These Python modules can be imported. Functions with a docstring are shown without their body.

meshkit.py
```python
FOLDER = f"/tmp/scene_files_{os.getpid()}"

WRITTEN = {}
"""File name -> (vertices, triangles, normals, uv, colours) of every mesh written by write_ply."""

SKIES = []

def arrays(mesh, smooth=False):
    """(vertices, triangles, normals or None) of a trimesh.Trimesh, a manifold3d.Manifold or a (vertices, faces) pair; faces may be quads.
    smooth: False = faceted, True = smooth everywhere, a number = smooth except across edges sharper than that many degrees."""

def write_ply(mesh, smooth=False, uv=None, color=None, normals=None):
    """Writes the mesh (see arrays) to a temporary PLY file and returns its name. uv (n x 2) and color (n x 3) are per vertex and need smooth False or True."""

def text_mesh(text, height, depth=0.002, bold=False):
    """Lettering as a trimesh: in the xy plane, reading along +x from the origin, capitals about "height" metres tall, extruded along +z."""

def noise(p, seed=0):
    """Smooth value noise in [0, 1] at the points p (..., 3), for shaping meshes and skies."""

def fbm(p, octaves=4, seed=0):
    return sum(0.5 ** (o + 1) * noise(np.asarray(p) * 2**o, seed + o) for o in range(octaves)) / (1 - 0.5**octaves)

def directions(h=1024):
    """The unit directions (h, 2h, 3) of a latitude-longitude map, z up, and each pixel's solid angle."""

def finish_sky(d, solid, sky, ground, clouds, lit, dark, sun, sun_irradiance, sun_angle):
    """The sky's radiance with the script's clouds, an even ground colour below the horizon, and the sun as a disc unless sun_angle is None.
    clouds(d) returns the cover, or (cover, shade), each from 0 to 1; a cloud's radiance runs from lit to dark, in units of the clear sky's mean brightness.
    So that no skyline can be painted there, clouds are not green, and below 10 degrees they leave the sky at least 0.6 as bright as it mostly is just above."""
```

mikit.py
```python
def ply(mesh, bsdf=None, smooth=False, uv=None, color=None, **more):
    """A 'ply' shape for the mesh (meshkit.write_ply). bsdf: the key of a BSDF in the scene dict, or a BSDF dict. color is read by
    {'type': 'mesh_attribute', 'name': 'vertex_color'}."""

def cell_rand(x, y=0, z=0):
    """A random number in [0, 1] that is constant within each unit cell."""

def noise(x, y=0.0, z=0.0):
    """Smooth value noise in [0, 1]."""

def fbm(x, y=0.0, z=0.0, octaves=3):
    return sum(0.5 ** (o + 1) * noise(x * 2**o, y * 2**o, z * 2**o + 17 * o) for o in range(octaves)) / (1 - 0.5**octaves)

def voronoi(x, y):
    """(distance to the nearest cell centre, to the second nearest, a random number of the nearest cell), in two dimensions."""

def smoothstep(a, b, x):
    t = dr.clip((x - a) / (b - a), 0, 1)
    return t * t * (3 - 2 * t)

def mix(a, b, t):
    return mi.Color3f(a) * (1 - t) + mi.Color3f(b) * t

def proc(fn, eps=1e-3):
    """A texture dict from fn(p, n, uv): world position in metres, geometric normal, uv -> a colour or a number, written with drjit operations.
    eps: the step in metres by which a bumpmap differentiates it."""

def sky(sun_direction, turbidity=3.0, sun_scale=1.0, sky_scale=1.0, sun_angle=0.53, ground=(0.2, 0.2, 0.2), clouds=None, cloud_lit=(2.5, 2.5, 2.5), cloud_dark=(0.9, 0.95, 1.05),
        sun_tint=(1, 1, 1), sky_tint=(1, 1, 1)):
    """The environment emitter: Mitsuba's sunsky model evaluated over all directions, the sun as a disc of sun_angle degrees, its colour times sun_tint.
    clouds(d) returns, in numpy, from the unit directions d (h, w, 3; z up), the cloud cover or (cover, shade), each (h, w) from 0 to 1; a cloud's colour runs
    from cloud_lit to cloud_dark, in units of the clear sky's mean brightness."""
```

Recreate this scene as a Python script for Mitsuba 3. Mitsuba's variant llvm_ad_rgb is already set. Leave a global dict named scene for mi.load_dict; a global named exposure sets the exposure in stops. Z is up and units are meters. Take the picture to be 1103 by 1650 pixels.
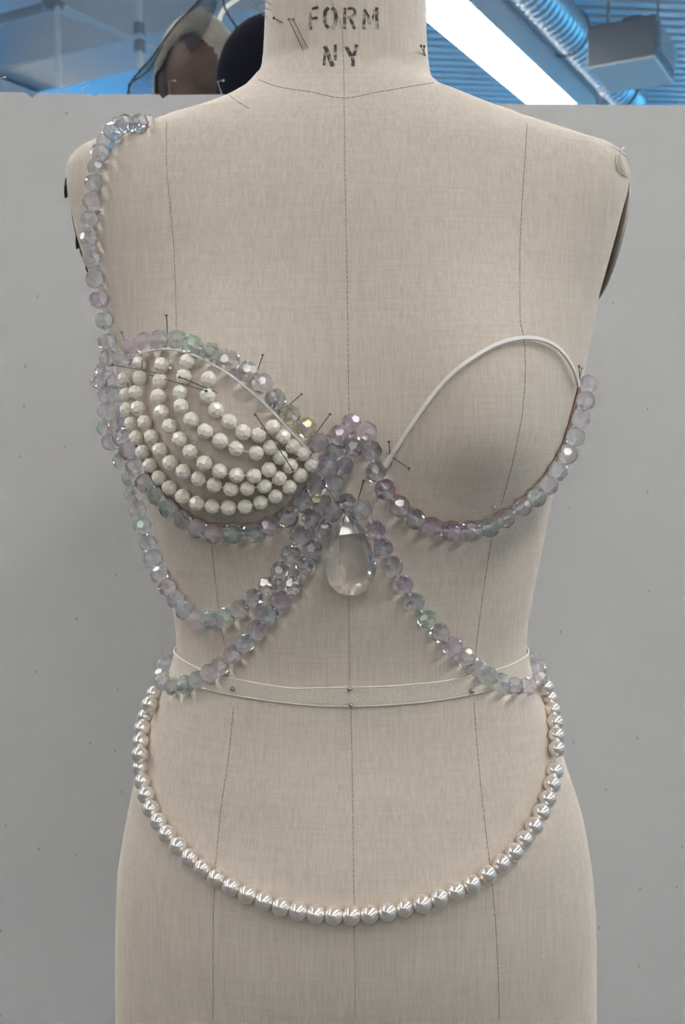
import math, random
import numpy as np, trimesh, manifold3d
import mitsuba as mi, drjit as dr
import mikit
from mikit import noise, fbm, smoothstep, mix, proc, ply
from scipy.interpolate import PchipInterpolator
from scipy.spatial import cKDTree, ConvexHull, HalfspaceIntersection
from shapely.geometry import Polygon, LineString
from shapely.ops import unary_union
T = mi.ScalarTransform4f
rng = random.Random(7)
nrng = np.random.default_rng(7)
scene, labels = {}, {}

# ------------------------------------------------------------------ camera, light, exposure
W, H, F = 1103, 1650, 1650.0
CAM = np.array([0.0, -0.72, 1.22])
PITCH = math.atan(125 / F)                 # the camera looks a little downwards
FWD = np.array([0, math.cos(PITCH), -math.sin(PITCH)])
UP = np.array([0, math.sin(PITCH), math.cos(PITCH)])
scene['camera'] = {'type': 'thinlens', 'fov': math.degrees(2 * math.atan(W / 2 / F)), 'fov_axis': 'x',
                   'aperture_radius': 0.0011, 'focus_distance': 0.635, 'near_clip': 0.02, 'far_clip': 100.0,
                   'to_world': T().look_at(origin=CAM.tolist(), target=(CAM + FWD).tolist(), up=[0, 0, 1])}
exposure = 1.52
LAMP = [6.3, 6.02, 5.62]                      # radiance of the ceiling lamps
scene['daylight'] = mikit.sky((0.3, 0.5, 0.8), turbidity=3.0, sun_scale=0.0, sky_scale=8.0, ground=(0.45, 0.45, 0.45),
                              sky_tint=(0.42, 1.5, 1.8))

# the room stands turned to the view: AX runs along the lamp rows, AN across them
YAW = math.radians(29.6)
AX = np.array([math.sin(YAW), math.cos(YAW), 0])
AN = np.array([math.cos(YAW), -math.sin(YAW), 0])
ROOM = np.stack([AN, AX, [0, 0, 1]], 1)      # local (across, along, up) -> world


def ray(px, py):
    d = FWD + (px - W / 2) / F * np.array([1.0, 0, 0]) - (py - H / 2) / F * UP
    return d / np.linalg.norm(d)


def project(p):
    q = np.asarray(p, float) - CAM
    w = q @ FWD
    return W / 2 + F * q[..., 0] / w, H / 2 - F * (q @ UP) / w


def at_y(px, py, y):
    d = ray(px, py)
    return CAM + d * (y - CAM[1]) / d[1]


def at_z(px, py, z):
    d = ray(px, py)
    return CAM + d * (z - CAM[2]) / d[2]


# ------------------------------------------------------------------ materials
def two(b):
    return {'type': 'twosided', 'bsdf': b}


def rgb(*c):
    return {'type': 'rgb', 'value': list(c)}


def princ(c, rough=0.6, **k):
    return {'type': 'principled', 'base_color': c if isinstance(c, dict) else rgb(*c), 'roughness': rough, **k}


def linen_fn(p, n, uv):
    v = noise(p.x * 1500, p.y * 900, p.z * 55)          # upright threads
    h = noise(p.x * 70, p.y * 70, p.z * 1500)           # cross threads
    v2 = fbm(p.x * 780, p.y * 500, p.z * 22, 2)
    h2 = fbm(p.x * 8, p.y * 8, p.z * 420, 2)
    big = fbm(p.x * 9, p.y * 9, p.z * 6, 3)
    t = 0.42 * v + 0.28 * h + 0.24 * v2 + 0.06 * h2
    c = mix((0.490, 0.430, 0.368), (0.567, 0.505, 0.441), smoothstep(0.2, 0.8, t))
    return c * (0.93 + 0.14 * big)


def linen_bump(p, n, uv):
    return 0.5 * noise(p.x * 1500, p.y * 900, p.z * 60) + 0.5 * noise(p.x * 70, p.y * 70, p.z * 1500)


scene['mat_linen'] = two({'type': 'bumpmap', 'nested': {'type': 'proc'} and proc(linen_bump, 0.0002), 'scale': 0.00012,
                          'bsdf': princ(proc(linen_fn), 0.85, sheen=0.3, specular=0.2)})


def twill_fn(p, n, uv):
    a, b = uv.x * 330, uv.y * 3
    f = dr.abs(b - dr.floor(b) - 0.5) * 2
    s = dr.sin((a + f * 2.2) * 6.2832) * 0.5 + 0.5
    return mix((0.38, 0.335, 0.28), (0.66, 0.60, 0.525), 0.3 + 0.6 * s) * (0.92 + 0.16 * noise(uv.x * 900, uv.y * 18))


scene['mat_twill'] = two(princ(proc(twill_fn), 0.85, specular=0.2))
scene['mat_tape_edge'] = two(princ((0.68, 0.63, 0.55), 0.8))


def ink_fn(p, n, uv):
    t = fbm(p.x * 420, p.y * 420, p.z * 330, 3)
    return mix((0.07, 0.065, 0.06), (0.42, 0.37, 0.31), smoothstep(0.42, 0.72, t))


scene['mat_ink'] = two(princ(proc(ink_fn), 0.8, specular=0.1))
scene['mat_stitch'] = two(princ((0.24, 0.205, 0.165), 0.8))
scene['mat_fray'] = two(princ((0.72, 0.69, 0.63), 0.8))
scene['mat_plate'] = two(princ((0.34, 0.31, 0.29), 0.42, metallic=0.5))
scene['mat_dark_metal'] = two(princ((0.03, 0.03, 0.03), 0.4))
scene['mat_steel'] = two(princ((0.42, 0.39, 0.35), 0.28, metallic=0.95))
scene['mat_pin_dark'] = two(princ((0.16, 0.145, 0.13), 0.32, metallic=0.85))
scene['mat_boning'] = two(princ((0.72, 0.70, 0.67), 0.35, specular=0.5))
scene['mat_wire'] = two(princ((0.27, 0.16, 0.13), 0.5))
scene['mat_thread'] = two(princ((0.86, 0.83, 0.84), 0.4, specular=0.5))
scene['mat_ivory_thread'] = two(princ((0.76, 0.71, 0.62), 0.5))
scene['mat_ivory'] = two(princ((0.80, 0.755, 0.665), 0.22, specular=0.5, clearcoat=0.3, clearcoat_gloss=0.9))
scene['mat_pearl'] = two(princ((0.80, 0.745, 0.69), 0.2, metallic=0.72, specular=0.8, clearcoat=1.0, clearcoat_gloss=0.96))
TINTS = {'clear': ((1.0, 1.0, 1.0), (0.98, 0.96, 1.0), (0.93, 0.90, 0.95), 0.08), 'pink': ((1.0, 0.993, 1.0), (1.0, 0.84, 0.98), (0.93, 0.84, 0.93), 0.085),
         'green': ((0.997, 1.0, 0.997), (0.78, 1.0, 0.88), (0.86, 0.93, 0.88), 0.085), 'aqua': ((0.997, 1.0, 1.0), (0.78, 0.96, 1.0), (0.86, 0.91, 0.95), 0.09),
         'gold': ((1.0, 1.0, 0.995), (1.0, 0.97, 0.62), (0.95, 0.93, 0.84), 0.10)}
for name, (trans, film, haze, wt) in TINTS.items():   # clear plastic with a faint coloured film and a little haze
    scene['mat_crystal_' + name] = {'type': 'blendbsdf', 'weight': wt,
                                    'glass': {'type': 'dielectric', 'int_ior': 1.30, 'specular_transmittance': rgb(*trans)},
                                    'film': two({'type': 'blendbsdf', 'weight': 0.5, 'mirror': {'type': 'roughconductor', 'material': 'none', 'alpha': 0.035, 'specular_reflectance': rgb(*film)},
                                                 'haze': {'type': 'diffuse', 'reflectance': rgb(*haze)}})}
scene['mat_crystal_pendant'] = {'type': 'blendbsdf', 'weight': 0.03, 'glass': {'type': 'dielectric', 'int_ior': 1.5},
                                'film': two({'type': 'roughconductor', 'material': 'none', 'alpha': 0.05, 'specular_reflectance': rgb(1, 1, 1)})}


def board_fn(p, n, uv):
    g = fbm(p.x * 5, p.y * 5, p.z * 5, 3)
    cx, cz = p.x * 23, p.z * 23
    r1 = mikit.cell_rand(dr.floor(cx), dr.floor(cz), 5)
    ox, oz = mikit.cell_rand(dr.floor(cx), dr.floor(cz), 6), mikit.cell_rand(dr.floor(cx), dr.floor(cz), 7)
    d2 = dr.square(cx - dr.floor(cx) - 0.2 - 0.6 * ox) + dr.square((cz - dr.floor(cz) - 0.2 - 0.6 * oz) * 0.6)
    hole = dr.select((d2 < 0.0005) & (r1 > 0.7), 0.6, 1.0)
    return mix((0.525, 0.523, 0.522), (0.57, 0.567, 0.565), g) * hole


scene['mat_board'] = two(princ(proc(board_fn), 0.75, specular=0.25))
scene['mat_board_core'] = two(princ((0.70, 0.69, 0.67), 0.8))
scene['mat_ceiling'] = two(princ((0.62, 0.70, 0.76), 0.85))
scene['mat_deck'] = two(princ((0.55, 0.62, 0.66), 0.45))
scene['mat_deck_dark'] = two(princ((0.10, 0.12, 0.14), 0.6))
scene['mat_wall'] = two(princ((0.40, 0.40, 0.40), 0.85))
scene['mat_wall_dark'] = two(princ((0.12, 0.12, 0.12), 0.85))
scene['mat_floor'] = two(princ((0.09, 0.085, 0.08), 0.5))
scene['mat_housing'] = two(princ((0.50, 0.53, 0.56), 0.5))
scene['mat_beam'] = two(princ((0.50, 0.51, 0.52), 0.7))
scene['mat_pipe'] = two(princ((0.55, 0.58, 0.60), 0.5))
scene['mat_pipe_dark'] = two(princ((0.22, 0.24, 0.26), 0.5))
scene['mat_duct'] = two(princ((0.55, 0.62, 0.66), 0.32, metallic=0.75))
scene['mat_vent'] = two(princ((0.13, 0.145, 0.16), 0.5))
scene['mat_louvre'] = two(princ((0.16, 0.18, 0.2), 0.5))


def leather_fn(p, n, uv):
    g = fbm(p.x * 40, p.y * 40, p.z * 40, 4)
    return mix((0.022, 0.013, 0.010), (0.085, 0.046, 0.032), g)


scene['mat_leather'] = two(princ(proc(leather_fn), 0.6))


def gauze_fn(p, n, uv):
    g = 0.5 * noise(p.x * 420, p.y * 300, p.z * 420) + 0.5 * fbm(p.x * 40, p.y * 40, p.z * 40, 2)
    return mix((0.15, 0.13, 0.105), (0.36, 0.325, 0.275), g)


scene['mat_gauze'] = two(princ(proc(gauze_fn), 0.9))
scene['mat_black'] = two(princ((0.008, 0.008, 0.013), 0.9, specular=0.05))
scene['mat_net'] = two(princ((0.016, 0.022, 0.035), 0.7))
scene['mat_white_felt'] = two(princ((0.8, 0.8, 0.78), 0.8))
scene['mat_shelf'] = two(princ((0.35, 0.25, 0.16), 0.6))


# ------------------------------------------------------------------ helpers
def obj(key, mesh, mat, smooth=30, uv=None, to_world=None):
    d = mesh if isinstance(mesh, dict) else ply(mesh, mat, smooth, uv=uv)
    if to_world is not None:
        d = {**d, 'to_world': to_world}
    scene[key] = d
    return key


def lab(key, label, cat=None, group=None, kind=None):
    labels[key] = {k: v for k, v in (('label', label), ('category', cat), ('group', group), ('kind', kind)) if v}


def numbered(base):
    used = lambda k: k in scene or k in labels or any(s.startswith(k + '__') for s in scene)
    if not used(base):
        return base
    i = 1
    while used(f'{base}_{i:03d}'):
        i += 1
    return f'{base}_{i:03d}'


def tube(points, r, sides=6, caps=True):
    p = np.asarray(points, float)
    t = np.gradient(p, axis=0)
    t /= np.linalg.norm(t, axis=1, keepdims=True) + 1e-12
    a = np.cross(t[0], [0.3, 0.2, 0.93])
    if np.linalg.norm(a) < 1e-3:
        a = np.cross(t[0], [1, 0, 0])
    rows = []
    rr = np.broadcast_to(r, (len(p),))
    ang = np.arange(sides) * 2 * np.pi / sides
    for i in range(len(p)):
        a = a - t[i] * (a @ t[i])
        a /= np.linalg.norm(a) + 1e-12
        b = np.cross(t[i], a)
        rows.append(p[i] + rr[i] * (np.cos(ang)[:, None] * a + np.sin(ang)[:, None] * b))
    v = np.vstack(rows)
    i, j = np.meshgrid(np.arange(len(p) - 1), np.arange(sides), indexing='ij')
    q = np.stack([i * sides + j, i * sides + (j + 1) % sides, (i + 1) * sides + (j + 1) % sides, (i + 1) * sides + j], -1).reshape(-1, 4)
    f = np.vstack([q[:, [0, 1, 2]], q[:, [0, 2, 3]]])
    if caps:
        n = len(v)
        v = np.vstack([v, p[0], p[-1]])
        k = np.arange(sides)
        e = (len(p) - 1) * sides
        f = np.vstack([f, np.stack([(k + 1) % sides, k, k * 0 + n], 1), np.stack([e + k, e + (k + 1) % sides, k * 0 + n + 1], 1)])
    return trimesh.Trimesh(v, f, process=False)


def cat(ms):
    return trimesh.util.concatenate(ms)


def rbox(size, r=0.004):
    s = np.asarray(size) / 2 - r
    pts = [manifold3d.Manifold.sphere(r, 12).translate([x * s[0], y * s[1], z * s[2]]) for x in (-1, 1) for y in (-1, 1) for z in (-1, 1)]
    m = manifold3d.Manifold.batch_hull(pts).to_mesh()
    return trimesh.Trimesh(m.vert_properties[:, :3], m.tri_verts, process=False)


def place(mesh, R=np.eye(3), t=(0, 0, 0)):
    m = np.eye(4)
    m[:3, :3], m[:3, 3] = R, t
    mesh = mesh.copy()
    mesh.apply_transform(m)
    return mesh


def room_box(size, centre, r=0.004):
    """A bevelled box aligned to the room: size and centre as (across, along, up)."""
    return place(rbox(size, r), ROOM, ROOM @ np.asarray(centre, float))


def to_room(p):
    return ROOM.T @ np.asarray(p, float)


def resample(p, step):
    p = np.asarray(p, float)
    s = np.r_[0, np.cumsum(np.linalg.norm(np.diff(p, axis=0), axis=1))]
    n = max(2, int(round(s[-1] / step)) + 1)
    q = np.linspace(0, s[-1], n)
    f = PchipInterpolator(s, p) if len(p) > 2 else (lambda x: p[0] + (p[1] - p[0]) * (x / s[-1])[:, None])
    return f(q)


# ------------------------------------------------------------------ the room
CEIL = 3.3
N0, N1, D0, D1 = -6.0, 5.0, -9.0, 8.0


def struct(key, mesh, mat, label, smooth=False):
    obj(key, mesh, mat, smooth)
    labels[key] = {'label': label, 'kind': 'structure'}


def wall_with_openings(along, const, lo, hi, openings, thick=0.2):
    """A wall from boxes around openings (from, to, sill, head); along: 0 = runs across the room, 1 = runs along it."""
    parts, x = [], lo

    def b(u0, u1, z0, z1):
        c = [(u0 + u1) / 2, const] if along == 0 else [const, (u0 + u1) / 2]
        s = [u1 - u0, thick] if along == 0 else [thick, u1 - u0]
        parts.append(place(trimesh.creation.box((*s, z1 - z0)), ROOM, ROOM @ np.array([*c, (z0 + z1) / 2])))
    for o0, o1, z0, z1 in openings:
        b(x, o0, 0, CEIL)
        b(o0, o1, 0, z0)
        b(o0, o1, z1, CEIL)
        x = o1
    b(x, hi, 0, CEIL)
    return cat(parts)


struct('floor', place(trimesh.creation.box((N1 - N0 + .4, D1 - D0 + .4, 0.1)), ROOM, ROOM @ np.array([(N0 + N1) / 2, (D0 + D1) / 2, -0.05])), 'mat_floor', 'dark grey workshop floor')
struct('ceiling', place(trimesh.creation.box((N1 - N0 + .4, D1 - D0 + .4, 0.1)), ROOM, ROOM @ np.array([(N0 + N1) / 2, (D0 + D1) / 2, CEIL + 0.05])), 'mat_ceiling', 'pale ceiling in bluish daylight')
struct('wall_left', wall_with_openings(1, N0 - 0.1, D0, D1, [(0.6, 2.9, 0.9, 3.15), (3.2, 5.4, 0.9, 3.15), (5.7, 7.7, 0.9, 3.15)]), 'mat_wall', 'plain wall with tall windows on the left')
struct('wall_back', wall_with_openings(0, D1 + 0.1, N0, N1, [(-5.6, -3.4, 0.9, 3.15), (-3.1, -0.9, 0.9, 3.15), (-0.6, 1.6, 0.9, 3.15), (1.9, 4.2, 0.9, 3.15)]), 'mat_wall', 'plain wall with tall windows at the far end')
struct('wall_right', wall_with_openings(1, N1 + 0.1, D0, D1, []), 'mat_wall', 'plain wall on the right')
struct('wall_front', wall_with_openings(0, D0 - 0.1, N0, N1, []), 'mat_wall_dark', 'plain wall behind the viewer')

# ribbed metal deck of the ceiling, seen between the neck and the lamp
rib_dir, run_dir = np.array([0.995, 0.10, 0]), np.array([-0.10, 0.995, 0])
org = np.array([1.0, 4.1, CEIL - 0.02])
DR = np.stack([rib_dir, run_dir, [0, 0, 1]], 1)
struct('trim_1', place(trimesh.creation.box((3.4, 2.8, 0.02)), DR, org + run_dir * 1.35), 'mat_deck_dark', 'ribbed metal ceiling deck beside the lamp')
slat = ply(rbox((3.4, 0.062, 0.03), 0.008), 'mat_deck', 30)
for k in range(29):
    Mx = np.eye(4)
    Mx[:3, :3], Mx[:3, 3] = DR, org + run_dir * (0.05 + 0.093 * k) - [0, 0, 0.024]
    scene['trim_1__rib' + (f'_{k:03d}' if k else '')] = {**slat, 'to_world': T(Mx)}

# ceiling beam across the room, at the left
bl = to_room(at_z(20, 118, 3.05))
struct('trim_2', room_box((3.6, 0.34, 0.25), (bl[0] - 0.2, bl[1] + 0.1, 3.17), 0.01), 'mat_beam', 'grey ceiling beam crossing at upper left')

# ------------------------------------------------------------------ ceiling lamps: rows of long fixtures
LZ = 2.82
lamp_body = {}


def lamp_fixture(n, d, length, label):
    key = numbered('ceiling_lamp')
    c = np.array([n, d, LZ])
    w, h = 0.2, 0.19
    obj(key + '__housing', room_box((w, length, h), c + [0, 0, h / 2 + 0.012], 0.008), 'mat_housing')
    b = place(trimesh.creation.box((w - 0.012, length - 0.02, 0.02)), ROOM, ROOM @ (c + [0, 0, 0.004]))
    obj(key + '__diffuser', b, 'mat_white_felt', False)
    scene[key + '__diffuser']['emitter'] = {'type': 'area', 'radiance': rgb(*LAMP)}
    for s in (-0.3, 0.3):
        k = numbered(key + '__hanger')
        q = c + [0, s * length, 0]
        obj(k, tube([ROOM @ (q + [0, 0, h]), ROOM @ (q + [0, 0, CEIL - LZ])], 0.006, 8), 'mat_pipe')
    labels[key + '__diffuser'] = {'label': 'glowing white diffuser'}
    lab(key, label, 'lamp', 'fluorescent lamps in rows along the ceiling')


p = at_z(790, 82, LZ)
ROW = to_room(p)[0]
dd = to_room(p)[1]
for k in range(-3, 2):
    lamp_fixture(ROW, dd + 2.5 * k, 2.44, 'long white fluorescent ceiling lamp glowing at upper right beside the neck' if k == 0 else 'long fluorescent ceiling lamp in the row that runs past the neck')
for off in (2.5, 5.0, -2.6):
    for k in range(-3 if off > 0 else -3, 1):
        lamp_fixture(ROW + off, dd + 2.5 * k, 2.44, 'long fluorescent ceiling lamp in a row outside the picture')

# ------------------------------------------------------------------ duct, vent box, pipes
def duct():
    key = 'air_duct'
    a = to_room(at_z(866, 0, 3.05))
    d0, d1, r = a[1] - 0.9, a[1] + 1.5, 0.10
    s = np.arange(0, d1 - d0, 0.009)
    rad = r + 0.004 * np.sin(s / 0.055 * 2 * np.pi)
    pts = np.array([ROOM @ np.array([a[0], d0 + x, 3.05]) for x in s])
    obj(key + '__tube', tube(pts, rad, 32), 'mat_duct', 60)
    for k, q in enumerate((0.2, 1.3, 2.2)):
        obj(numbered(key + '__strap'), tube([ROOM @ np.array([a[0] + r * 1.05 * math.cos(t), d0 + q, 3.05 + r * 1.05 * math.sin(t)]) for t in np.linspace(0, 2 * math.pi, 25)], 0.006, 6), 'mat_pipe_dark')
        obj(numbered(key + '__hanger'), tube([ROOM @ np.array([a[0], d0 + q, 3.05 + r]), ROOM @ np.array([a[0], d0 + q, CEIL])], 0.005, 6), 'mat_pipe_dark')
    lab(key, 'silver ribbed round air duct below the ceiling, right of the bright lamp', 'duct')


duct()


def vent():
    key = 'vent_box'
    c = to_room(at_y(945, 108, 3.45))
    w, l, h = 0.262, 0.345, 0.155
    lo = np.array([c[0], c[1], c[2]])
    ctr = lo + [w / 2, l / 2, h / 2]
    obj(key + '__body', room_box((w, l, h), ctr, 0.006), 'mat_vent')
    obj(key + '__face_plate', room_box((w - 0.004, l - 0.004, 0.008), ctr - [0, 0, h / 2 + 0.003], 0.002), 'mat_white_felt')
    labels[key + '__face_plate'] = {'label': 'white face plate underneath'}
    obj(key + '__grille_back', room_box((0.004, l - 0.05, h - 0.04), ctr + [w / 2 + 0.001, 0, 0], 0.001), 'mat_louvre')
    for k in range(7):
        obj(numbered(key + '__louvre'), place(rbox((0.018, l - 0.05, 0.005), 0.002), ROOM, ROOM @ (ctr + [w / 2 + 0.008, 0, -h / 2 + 0.034 + k * 0.0148])), 'mat_housing')
    for s in (-1, 1):
        obj(numbered(key + '__hanger'), tube([ROOM @ (ctr + [0.1 * s, 0, h / 2]), ROOM @ np.array([ctr[0] + 0.1 * s, ctr[1], CEIL])], 0.006, 6), 'mat_pipe_dark')
    # collar that feeds the box from the duct
    obj(key + '__collar', tube([ROOM @ (ctr + [0, 0.03, h / 2 + 0.07]), ROOM @ (ctr + [0, 0.03, h / 2 - 0.01])], 0.05, 24), 'mat_vent')
    labels[key + '__body'] = {'label': 'dark grey sheet metal body'}
    lab(key, 'square grey metal vent box with side louvres hanging at upper right', 'vent')


vent()


def pipes():
    z = 3.0
    j = at_z(85, 8, z)
    e = at_z(258, 82, z)
    key = 'sprinkler_pipe'
    obj(key + '__main', tube(resample([j, e], 0.1), 0.017, 12), 'mat_pipe')
    obj(key + '__branch', tube(resample([at_z(-40, 42, z), j], 0.1), 0.02, 12), 'mat_pipe_dark')
    obj(key + '__joint', place(trimesh.creation.icosphere(2, 0.036), np.diag([1.4, 1, 0.7]), j), 'mat_pipe_dark')
    obj(key + '__hanger', tube([j, [j[0], j[1], CEIL]], 0.006, 6), 'mat_pipe_dark')
    lab(key, 'grey ceiling pipe with a dark side branch at upper left', 'pipe')
    for px, y0, y1, nm in ((92, 10, 142, 'thin grey rod hanging from the pipe joint at upper left'), (224, 2, 112, 'thin grey rod with dark clamps hanging left of the black veil')):
        k = numbered('hanging_rod')
        top = at_z(px, y0, z - 0.01)
        bot = at_y(px, y1, top[1])
        obj(k + '__rod', tube([[top[0], top[1], CEIL], top, [top[0], top[1], bot[2]]], 0.013, 8), 'mat_pipe')
        if y0 < 5:
            for q in (46, 74):
                c = at_y(px, q, top[1])
                obj(numbered(k + '__clamp'), tube([[top[0], top[1], c[2] - 0.02], [top[0], top[1], c[2] + 0.02]], 0.024, 10), 'mat_pipe_dark')
        lab(k, nm, 'rod')


pipes()

# ------------------------------------------------------------------ partition board behind the form
BY = 0.36
tops = [(-900, 136), (-260, 144), (40, 149), (46, 153), (52, 158), (58, 152), (66, 150), (148, 152), (153, 157), (160, 152), (256, 152), (262, 159), (270, 153), (352, 152), (640, 163), (646, 167), (652, 163), (736, 166), (741, 172), (752, 167), (900, 168), (1360, 172), (2000, 180)]
outline = [(at_y(px, py, BY)[0], at_y(px, py, BY)[2]) for px, py in tops]
poly = Polygon(outline + [(outline[-1][0], 0.0), (outline[0][0], 0.0)])
m = trimesh.creation.extrude_polygon(poly, 0.02)
R = np.array([[1, 0, 0], [0, 0, 1], [0, 1, 0.0]])
m = place(m, R, (0, BY, 0))
m.invert()
obj('partition_board__sheet', m, 'mat_board', False)
for s in (-0.85, 0.85):
    obj(numbered('partition_board__post'), place(rbox((0.05, 0.04, 1.4), 0.004), np.eye(3), (s, BY + 0.042, 0.7)), 'mat_shelf')
    obj(numbered('partition_board__foot'), place(rbox((0.06, 0.5, 0.04), 0.004), np.eye(3), (s, BY + 0.11, 0.02)), 'mat_shelf')
lab('partition_board', 'large light grey pinboard partition with nicked top edge standing behind the dress form', 'partition')

# ------------------------------------------------------------------ the dress form
XR = [(-120, 686), (0, 686), (60, 687), (100, 690), (122, 694), (134, 700), (150, 722), (164, 760), (180, 800), (197, 850), (212, 900), (232, 962), (243, 997), (252, 1009), (268, 1014), (290, 1013),
      (350, 999), (400, 986), (450, 972), (475, 965), (520, 957), (560, 949), (590, 943), (620, 938), (660, 929), (700, 918), (740, 906), (790, 892), (830, 884), (870, 876), (910, 868), (960, 858),
      (1010, 850), (1045, 848), (1075, 851), (1100, 860), (1130, 874), (1160, 885), (1190, 896), (1210, 903), (1245, 915), (1280, 926), (1320, 938), (1370, 948), (1420, 955), (1490, 960), (1550, 961), (1650, 961), (1850, 955)]
XL = [(-120, 428), (0, 427), (60, 425), (100, 422), (118, 417), (127, 409), (145, 392), (157, 372), (168, 350), (187, 300), (203, 241), (216, 198), (232, 151), (245, 123), (258, 111), (275, 106),
      (300, 107), (340, 115), (385, 125), (430, 140), (490, 160), (540, 175), (575, 184), (620, 190), (680, 199), (720, 207), (760, 219), (800, 234), (840, 245), (870, 252), (920, 264), (960, 274),
      (1000, 281), (1045, 284), (1075, 278), (1105, 264), (1130, 253), (1165, 241), (1200, 230), (1240, 221), (1275, 213), (1320, 204), (1370, 195), (1430, 188), (1490, 186), (1560, 185), (1650, 186), (1850, 192)]
#      row, front depth, back depth, exponent
PR = [(-120, 0.046, 0.062, 2.0), (60, 0.048, 0.062, 2.0), (118, 0.050, 0.063, 2.0), (150, 0.054, 0.066, 2.05), (190, 0.062, 0.072, 2.15), (235, 0.071, 0.080, 2.3), (290, 0.079, 0.088, 2.55), (350, 0.086, 0.092, 2.6),
      (430, 0.092, 0.094, 2.55), (520, 0.097, 0.094, 2.45), (600, 0.101, 0.092, 2.35), (700, 0.103, 0.088, 2.3), (800, 0.101, 0.084, 2.25), (870, 0.097, 0.080, 2.2), (960, 0.091, 0.076, 2.2), (1050, 0.086, 0.074, 2.2),
      (1130, 0.089, 0.078, 2.2), (1250, 0.101, 0.090, 2.2), (1350, 0.110, 0.099, 2.25), (1450, 0.109, 0.106, 2.3), (1550, 0.103, 0.109, 2.3), (1850, 0.078, 0.106, 2.3)]
fR, fL = PchipInterpolator(*zip(*XR)), PchipInterpolator(*zip(*XL))
PR = np.array(PR)
fF, fB, fE = (PchipInterpolator(PR[:, 0], PR[:, k]) for k in (1, 2, 3))
rows = np.r_[np.arange(-120, 100, 20), np.arange(100, 300, 4), np.arange(300, 1851, 12)].astype(float)
ROWZ = np.array([at_y(551.5, r, -0.008)[2] for r in rows])
NA = 200
ang = np.linspace(0, 2 * np.pi, NA, endpoint=False)
BUST = [(-0.083, 690, -1), (0.089, 690, 1)]


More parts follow.
